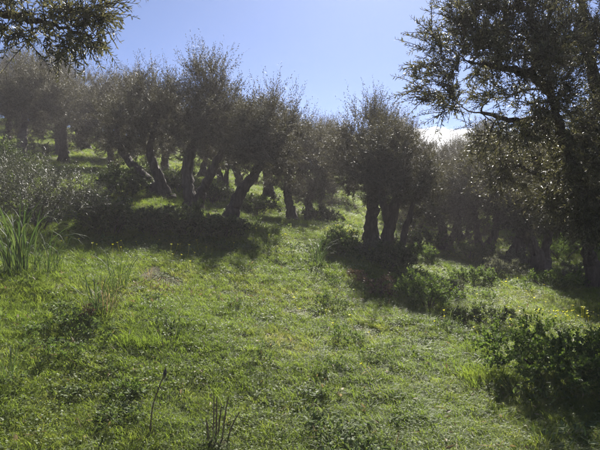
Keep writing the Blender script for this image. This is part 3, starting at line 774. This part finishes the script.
weeds = [(232, 274, 'below the shaded bramble bushes'), (75, 345, 'in the dark hollow on the left'), (85, 365, 'downhill of the dark hollow'), (310, 395, 'left of the largest weed patch'), (322, 418, 'in the weed patch at the bottom middle'),
         (345, 430, 'at the bottom edge of the middle'), (372, 385, 'right of the middle in the foreground'), (390, 400, 'right of the weed patch'), (316, 312, 'in the sunny middle of the meadow'),
         (285, 350, 'at the centre of the meadow'), (262, 348, 'left of the meadow centre'), (130, 395, 'above the dark bud stalk'), (120, 418, 'left of the dark bud stalk'), (70, 395, 'low on the left slope'),
         (40, 330, 'under the tall strap-leaf clump'), (60, 310, 'between the two left strap-leaf clumps'), (477, 415, 'in front of the flowering bush'), (447, 390, 'left of the flowering bush'), (470, 370, 'uphill of the flowering bush'),
         (405, 425, 'near the bottom edge right of the middle'), (345, 372, 'between the centre and the lone upright tuft'), (420, 345, 'below the bushy green plant'), (150, 300, 'left on the upper meadow'), (135, 292, 'beside the pale seed heads')]
for px, py, wh in weeds:
    # step down the sight line until it meets the ground
    Y = 3.0
    while Y < 25 and at(px, py, Y)[2] > H(at(px, py, Y)[0], Y): Y += .05
    p = at(px, py, Y)
    o = link('broadleaf_weed', ROS[int(rng.integers(0, 4))])
    o.location = (p[0], Y, float(H(p[0], Y))); o.rotation_euler = (0, 0, rng.random() * 6.28); s = .65 + .55 * rng.random(); o.scale = (s * 1.3, s, s * .8)
    tag(o, 'low clump of dark broad leaves ' + wh, 'weed', 'dark broad-leaved weeds in the grass')

# small tufted weeds, several kinds, on the rough left slope and along the terrace edge
def sight(px, py):
    Y = 3.0
    while Y < 25 and at(px, py, Y)[2] > H(at(px, py, Y)[0], Y): Y += .05
    return at(px, py, Y)[0], Y
src = [shrub('small tufted weed on the rough slope at the left', 40 + 12 * k, 400 - 20 * k, 4.6 + .2 * k, .26 + .05 * k, .13 + .02 * k, ['shrub_green', 'weed', 'shrub_green', 'weed'][k], 170 + k, 26, 5, 10, .022 + .004 * k, .4, name='tufted_weed', cat='weed', stem_mat='weed', group='small tufted weeds in the meadow') for k in range(4)]
for k in range(22):
    if k < 9: px, py = rng.random() * 130, 295 + 140 * rng.random()
    elif k < 16: px, py = 330 + 70 * rng.random(), 285 + 150 * rng.random()
    else: px, py = 130 + 200 * rng.random(), 265 + 160 * rng.random()
    x, y = sight(px, py)
    o = copy_thing(src[k % 4], (x, y, float(H(x, y))), rng.random() * 6.28, .5 + .5 * rng.random(), 'small tufted weed ' + ('on the rough slope at the left' if k < 9 else 'along the terrace edge right of the middle' if k < 16 else 'in the open grass left of the middle'), 'small tufted weeds in the meadow')
for o in src:
    x, y = o.location.x, o.location.y; o.location.z = float(H(x, y))

# ------------------------------------------------------------------ grass and ground cover (uncountable)
def blades(rng, n, h, w, spread, lean):
    a = rng.random(n) * 6.28; r = spread * np.sqrt(rng.random(n)); b = np.c_[np.cos(a) * r, np.sin(a) * r, np.full(n, -.015)]
    a2 = a + rng.normal(size=n) * 1.2
    hh = h * (.5 + .7 * rng.random(n)); ln = lean * (.3 + rng.random(n))
    d = np.c_[np.cos(a2), np.sin(a2), np.zeros(n)]; s = np.c_[-np.sin(a2 + 1), np.cos(a2 + 1), np.zeros(n)]
    z = np.array([0, 0, 1.0])
    m = b + d * (hh * ln * .35)[:, None] + z * (hh * .6)[:, None]; t = b + d * (hh * ln)[:, None] + z * hh[:, None] * (1 - .25 * ln)[:, None]
    V = np.stack([b - s * w * .5, b + s * w * .5, m + s * w * .42, m - s * w * .42, t], 1).reshape(-1, 3)
    o = (np.arange(n) * 5)[:, None]
    return V, [o + np.array([[0, 1, 2, 3]]), o + np.array([[3, 2, 4]])]
def trefoils(rng, n, h, r, spread):
    a = rng.random(n) * 6.28; q = spread * np.sqrt(rng.random(n)); c = np.c_[np.cos(a) * q, np.sin(a) * q, h * (.4 + .7 * rng.random(n))]
    base, d, nr, L, W = [], [], [], [], []
    tilt = norm(np.c_[rng.normal(size=(n, 2)) * .35, np.ones(n)])
    for k in range(3):
        aa = a * 3 + k * 2.094
        u = np.c_[np.cos(aa), np.sin(aa), np.full(n, .1)]
        u = norm(u - (u * tilt).sum(1, keepdims=True) * tilt)
        base.append(c); d.append(u); nr.append(tilt)
        L.append(np.full(n, r) * (.8 + .4 * rng.random(n))); W.append(np.full(n, r * 1.1))
    V, F, _ = leaves_mesh(np.concatenate(base), np.concatenate(d), np.concatenate(nr), np.concatenate(L), np.concatenate(W), False)
    return V, [F]
def proto_collection(name, meshes):
    c = bpy.data.collections.new(name)
    for k, me in enumerate(meshes):
        o = bpy.data.objects.new('%s_%02d' % (name, k), me); c.objects.link(o)
    return c
def scatter(name, pts, scl, idx, rng, coll, tilt=.15):
    me = bpy.data.meshes.new(name)
    me.vertices.add(len(pts)); me.vertices.foreach_set('co', np.asarray(pts, np.float32).ravel())
    rot = np.c_[rng.normal(size=(len(pts), 2)) * tilt, rng.random(len(pts)) * 6.28].astype(np.float32)
    a = me.attributes.new('rot', 'FLOAT_VECTOR', 'POINT'); a.data.foreach_set('vector', rot.ravel())
    a = me.attributes.new('scl', 'FLOAT', 'POINT'); a.data.foreach_set('value', np.asarray(scl, np.float32))
    a = me.attributes.new('pick', 'INT', 'POINT'); a.data.foreach_set('value', np.asarray(idx, np.int32))
    o = link(name, me, kind='stuff')
    g = bpy.data.node_groups.new(name + '_scatter', 'GeometryNodeTree')
    g.interface.new_socket('Geometry', in_out='INPUT', socket_type='NodeSocketGeometry')
    g.interface.new_socket('Geometry', in_out='OUTPUT', socket_type='NodeSocketGeometry')
    n, l = g.nodes, g.links
    gi, go = n.new('NodeGroupInput'), n.new('NodeGroupOutput')
    ip = n.new('GeometryNodeInstanceOnPoints'); ci = n.new('GeometryNodeCollectionInfo')
    ci.inputs['Collection'].default_value = coll; ci.inputs['Separate Children'].default_value = True; ci.inputs['Reset Children'].default_value = True
    def na(nm, ty):
        x = n.new('GeometryNodeInputNamedAttribute'); x.data_type = ty; x.inputs['Name'].default_value = nm
        return x.outputs['Attribute']
    l.new(gi.outputs[0], ip.inputs['Points']); l.new(ci.outputs[0], ip.inputs['Instance'])
    ip.inputs['Pick Instance'].default_value = True
    l.new(na('pick', 'INT'), ip.inputs['Instance Index'])
    er = n.new('FunctionNodeEulerToRotation'); l.new(na('rot', 'FLOAT_VECTOR'), er.inputs[0]); l.new(er.outputs[0], ip.inputs['Rotation'])
    l.new(na('scl', 'FLOAT'), ip.inputs['Scale'])
    l.new(ip.outputs[0], go.inputs[0])
    md = o.modifiers.new('scatter', 'NODES'); md.node_group = g
    return o

rng = rng_(123)
def field(n, y0, y1, wide=.66, extra=2.0, power=1.0):
    """random points over the wedge in front of the camera, denser close by"""
    u = rng.random(n)
    y = (y0 ** (1 - power) + u * (y1 ** (1 - power) - y0 ** (1 - power))) ** (1 / (1 - power)) if power != 1 else y0 * (y1 / y0) ** u
    x = (rng.random(n) * 2 - 1) * (y * wide + extra)
    return x, y

gm = []
for k in range(8):
    V, F = blades(rng, 36, .052 + .012 * (k % 4), .0042, .058, 1.25); gm.append(new_mesh('grass_tuft', V, F, M['grass']))
for k in range(4):
    V, F = blades(rng, 30, .14, .0045, .05, .9); gm.append(new_mesh('long_grass', V, F, M['grass']))
x, y = field(95000, 2.2, 50.0, power=1.4)
pts = np.c_[x, y, H(x, y)]
lush = vnoise(x, y, 1.1, 5) + .6 * vnoise(x, y, .4, 6)
pick = np.where(lush > .38 + .25 * rng.random(len(x)), rng.integers(8, 12, len(x)), rng.integers(0, 8, len(x)))
scl = (.7 + .6 * rng.random(len(x))) * np.clip(.75 + y / 22, .9, 3.0)
keep = lush > -.46
tag(scatter('grass', pts[keep], scl[keep], pick[keep], rng, proto_collection('grass_tufts', gm)), 'short green grass covering the meadow', 'grass', kind='stuff')

cm = []
for k in range(6):
    V, F = trefoils(rng, 30, .034 + .010 * (k % 3), .0078 + .002 * (k % 2), .09); cm.append(new_mesh('clover_patch', V, F, M['clover']))
x, y = field(34000, 2.2, 45.0, power=1.35)
pts = np.c_[x, y, H(x, y)]
m = vnoise(x, y, .9, 8) + .7 * vnoise(x, y, .35, 9)
keep = m > -.05 + .35 * rng.normal(size=len(x))
scl = (.7 + .7 * rng.random(len(x))) * np.clip(.7 + y / 25, .85, 2.5)
tag(scatter('clover', pts[keep], scl[keep], rng.integers(0, 6, keep.sum()), rng, proto_collection('clover_patches', cm)), 'low clover and small-leaved weeds among the grass', 'clover', kind='stuff')

wm = [rosette(300 + k, 30, .022 + .004 * k, 'weed', .05) for k in range(5)]
x, y = field(7000, 2.2, 40.0, power=1.3)
pts = np.c_[x, y, H(x, y)]
m = vnoise(x, y, .8, 12) + .6 * vnoise(x, y, .3, 13)
shade = (np.abs(x - 3) < 8) & (y > 9)
keep = m > np.where(shade, .0, .30)
scl = (.7 + .9 * rng.random(len(x))) * np.clip(.8 + y / 20, .9, 2.5)
tag(scatter('small_weeds', pts[keep], scl[keep], rng.integers(0, 5, keep.sum()), rng, proto_collection('weed_rosettes', wm), .25), 'small scattered leafy weeds in the meadow', 'weeds', kind='stuff')

# fallen dry leaves and bits of straw
def litter_leaf(L, W):
    V, F, _ = leaves_mesh(np.zeros((1, 3)), np.array([[1.0, 0, .15]]), np.array([[0, 0, 1.0]]), np.array([L]), np.array([W]), True)
    return new_mesh('litter', V, F, M['straw'])
x, y = field(2600, 2.4, 14.0, power=1.2)
for (qx, qy, ns) in ((158, 292, 110), (240, 303, 50), (345, 300, 50)):
    sx_, sy_ = sight(qx, qy)
    x = np.r_[x, sx_ + rng.normal(size=ns) * .22]; y = np.r_[y, sy_ + rng.normal(size=ns) * .16]
tag(scatter('fallen_leaves', np.c_[x, y, H(x, y) + .045], .7 + .8 * rng.random(len(x)), rng.integers(0, 3, len(x)), rng, proto_collection('litter_leaves', [litter_leaf(.05, .013), litter_leaf(.035, .02), litter_leaf(.09, .006)]), .5), 'pale fallen leaves and bits of straw on the grass', 'leaves', kind='stuff')

# yellow flowers
def flower(rng, hstem):
    n = 5; a = np.arange(n) * 6.28 / n
    d = norm(np.c_[np.cos(a), np.sin(a), np.full(n, .55)]); nr = norm(np.c_[-np.cos(a) * .5, -np.sin(a) * .5, np.ones(n)])
    V, F, _ = leaves_mesh(np.tile([[0, 0, hstem]], (n, 1)), d, nr, np.full(n, .016), np.full(n, .013), False)
    v2, q2 = tubes([np.array([[0, 0, 0, .001], [.003, 0, hstem * .5, .001], [0, 0, hstem, .001]])], 3)
    return new_mesh('yellow_flower', np.r_[V, v2], [F, q2 + len(V)], M['petal'])
for bush in [o for o in COL.objects if o.name.startswith('flowering_bush')]:
    fo = [c for c in bush.children if c.name.startswith('foliage')][0]
    co = np.array([v.co[:] for v in fo.data.vertices])
    top = co[(co[:, 2] > np.percentile(co[:, 2], 80))]
    pk = top[rng.integers(0, len(top), 34)]
    n5 = 5; VV, FF = [], []
    for q, c in enumerate(pk):
        a = np.arange(n5) * 6.28 / n5 + rng.random(); d = norm(np.c_[np.cos(a), np.sin(a), np.full(n5, .5)])
        V_, F_, _ = leaves_mesh(np.tile(c + [0, 0, .012], (n5, 1)), d, norm(np.c_[-d[:, :2] * .5, np.ones(n5)]), np.full(n5, .013), np.full(n5, .011), False)
        VV.append(V_); FF.append(F_ + q * len(V_))
    link('flower_heads', new_mesh('flower_heads', np.concatenate(VV), np.concatenate(FF), M['petal']), bush, 'stuff')
fl = proto_collection('flower_heads', [flower(rng, h) for h in (.07, .10, .13)])
px_, py_ = [], []
P = []
for (cxp, cyp, sx, sy, n) in ((568, 322, 40, 7, 46), (90, 252, 40, 6, 12), (200, 258, 60, 8, 14), (345, 236, 14, 6, 40), (400, 330, 110, 40, 16), (552, 362, 20, 6, 5), (500, 300, 60, 12, 14), (270, 245, 20, 10, 14)):
    for k in range(n):
        qx, qy = cxp + rng.normal() * sx * .6, cyp + rng.normal() * sy * .6
        Y = 3.2
        while Y < 30 and at(qx, qy, Y)[2] > H(at(qx, qy, Y)[0], Y) + .02: Y += .08
        if Y < 29: P.append((at(qx, qy, Y)[0], Y, float(H(at(qx, qy, Y)[0], Y)) + .03))
P = np.array(P)
tag(scatter('yellow_flowers', P, .9 + .6 * rng.random(len(P)), rng.integers(0, 3, len(P)), rng, fl, .3), 'tiny yellow flowers dotted through the grass', 'flowers', kind='stuff')

# ------------------------------------------------------------------ added air volume standing in for veiling glare in the lens
bpy.context.view_layer.update()
tops = [(o.matrix_world @ mathutils.Vector(c)).z for o in COL.objects if o.type == 'MESH' and o.name not in ('grass', 'clover', 'small_weeds', 'yellow_flowers', 'fallen_leaves') for c in o.bound_box]
zmin, zmax = float(GZ.min()) - 1.0, max(tops) + .3
print('haze box', zmin, zmax)
x0, x1, y0, y1 = gx[0] - 1, gx[-1] + 1, gy[0] - 1, gy[-1] + 1
hv = [(x, y, z) for z in (zmin, zmax) for y in (y0, y1) for x in (x0, x1)]
hf = [(0, 2, 3, 1), (4, 5, 7, 6), (0, 1, 5, 4), (2, 6, 7, 3), (0, 4, 6, 2), (1, 3, 7, 5)]
hm = bpy.data.materials.new('lens_veil_air'); hm.use_nodes = True
hn = hm.node_tree.nodes; hn.clear()
ho = hn.new('ShaderNodeOutputMaterial'); pv = hn.new('ShaderNodeVolumePrincipled')
pv.inputs['Color'].default_value = (0.95, 0.90, 0.95, 1)
pv.inputs['Density'].default_value = 0.0020
pv.inputs['Anisotropy'].default_value = 0.2
hm.node_tree.links.new(pv.outputs[0], ho.inputs['Volume'])
hz = link('veil_haze', new_mesh('veil_haze', hv, np.array(hf), hm), kind='stuff')
tag(hz, 'thin added volume standing in for lens veiling glare over the grove', 'veil_haze', kind='stuff')
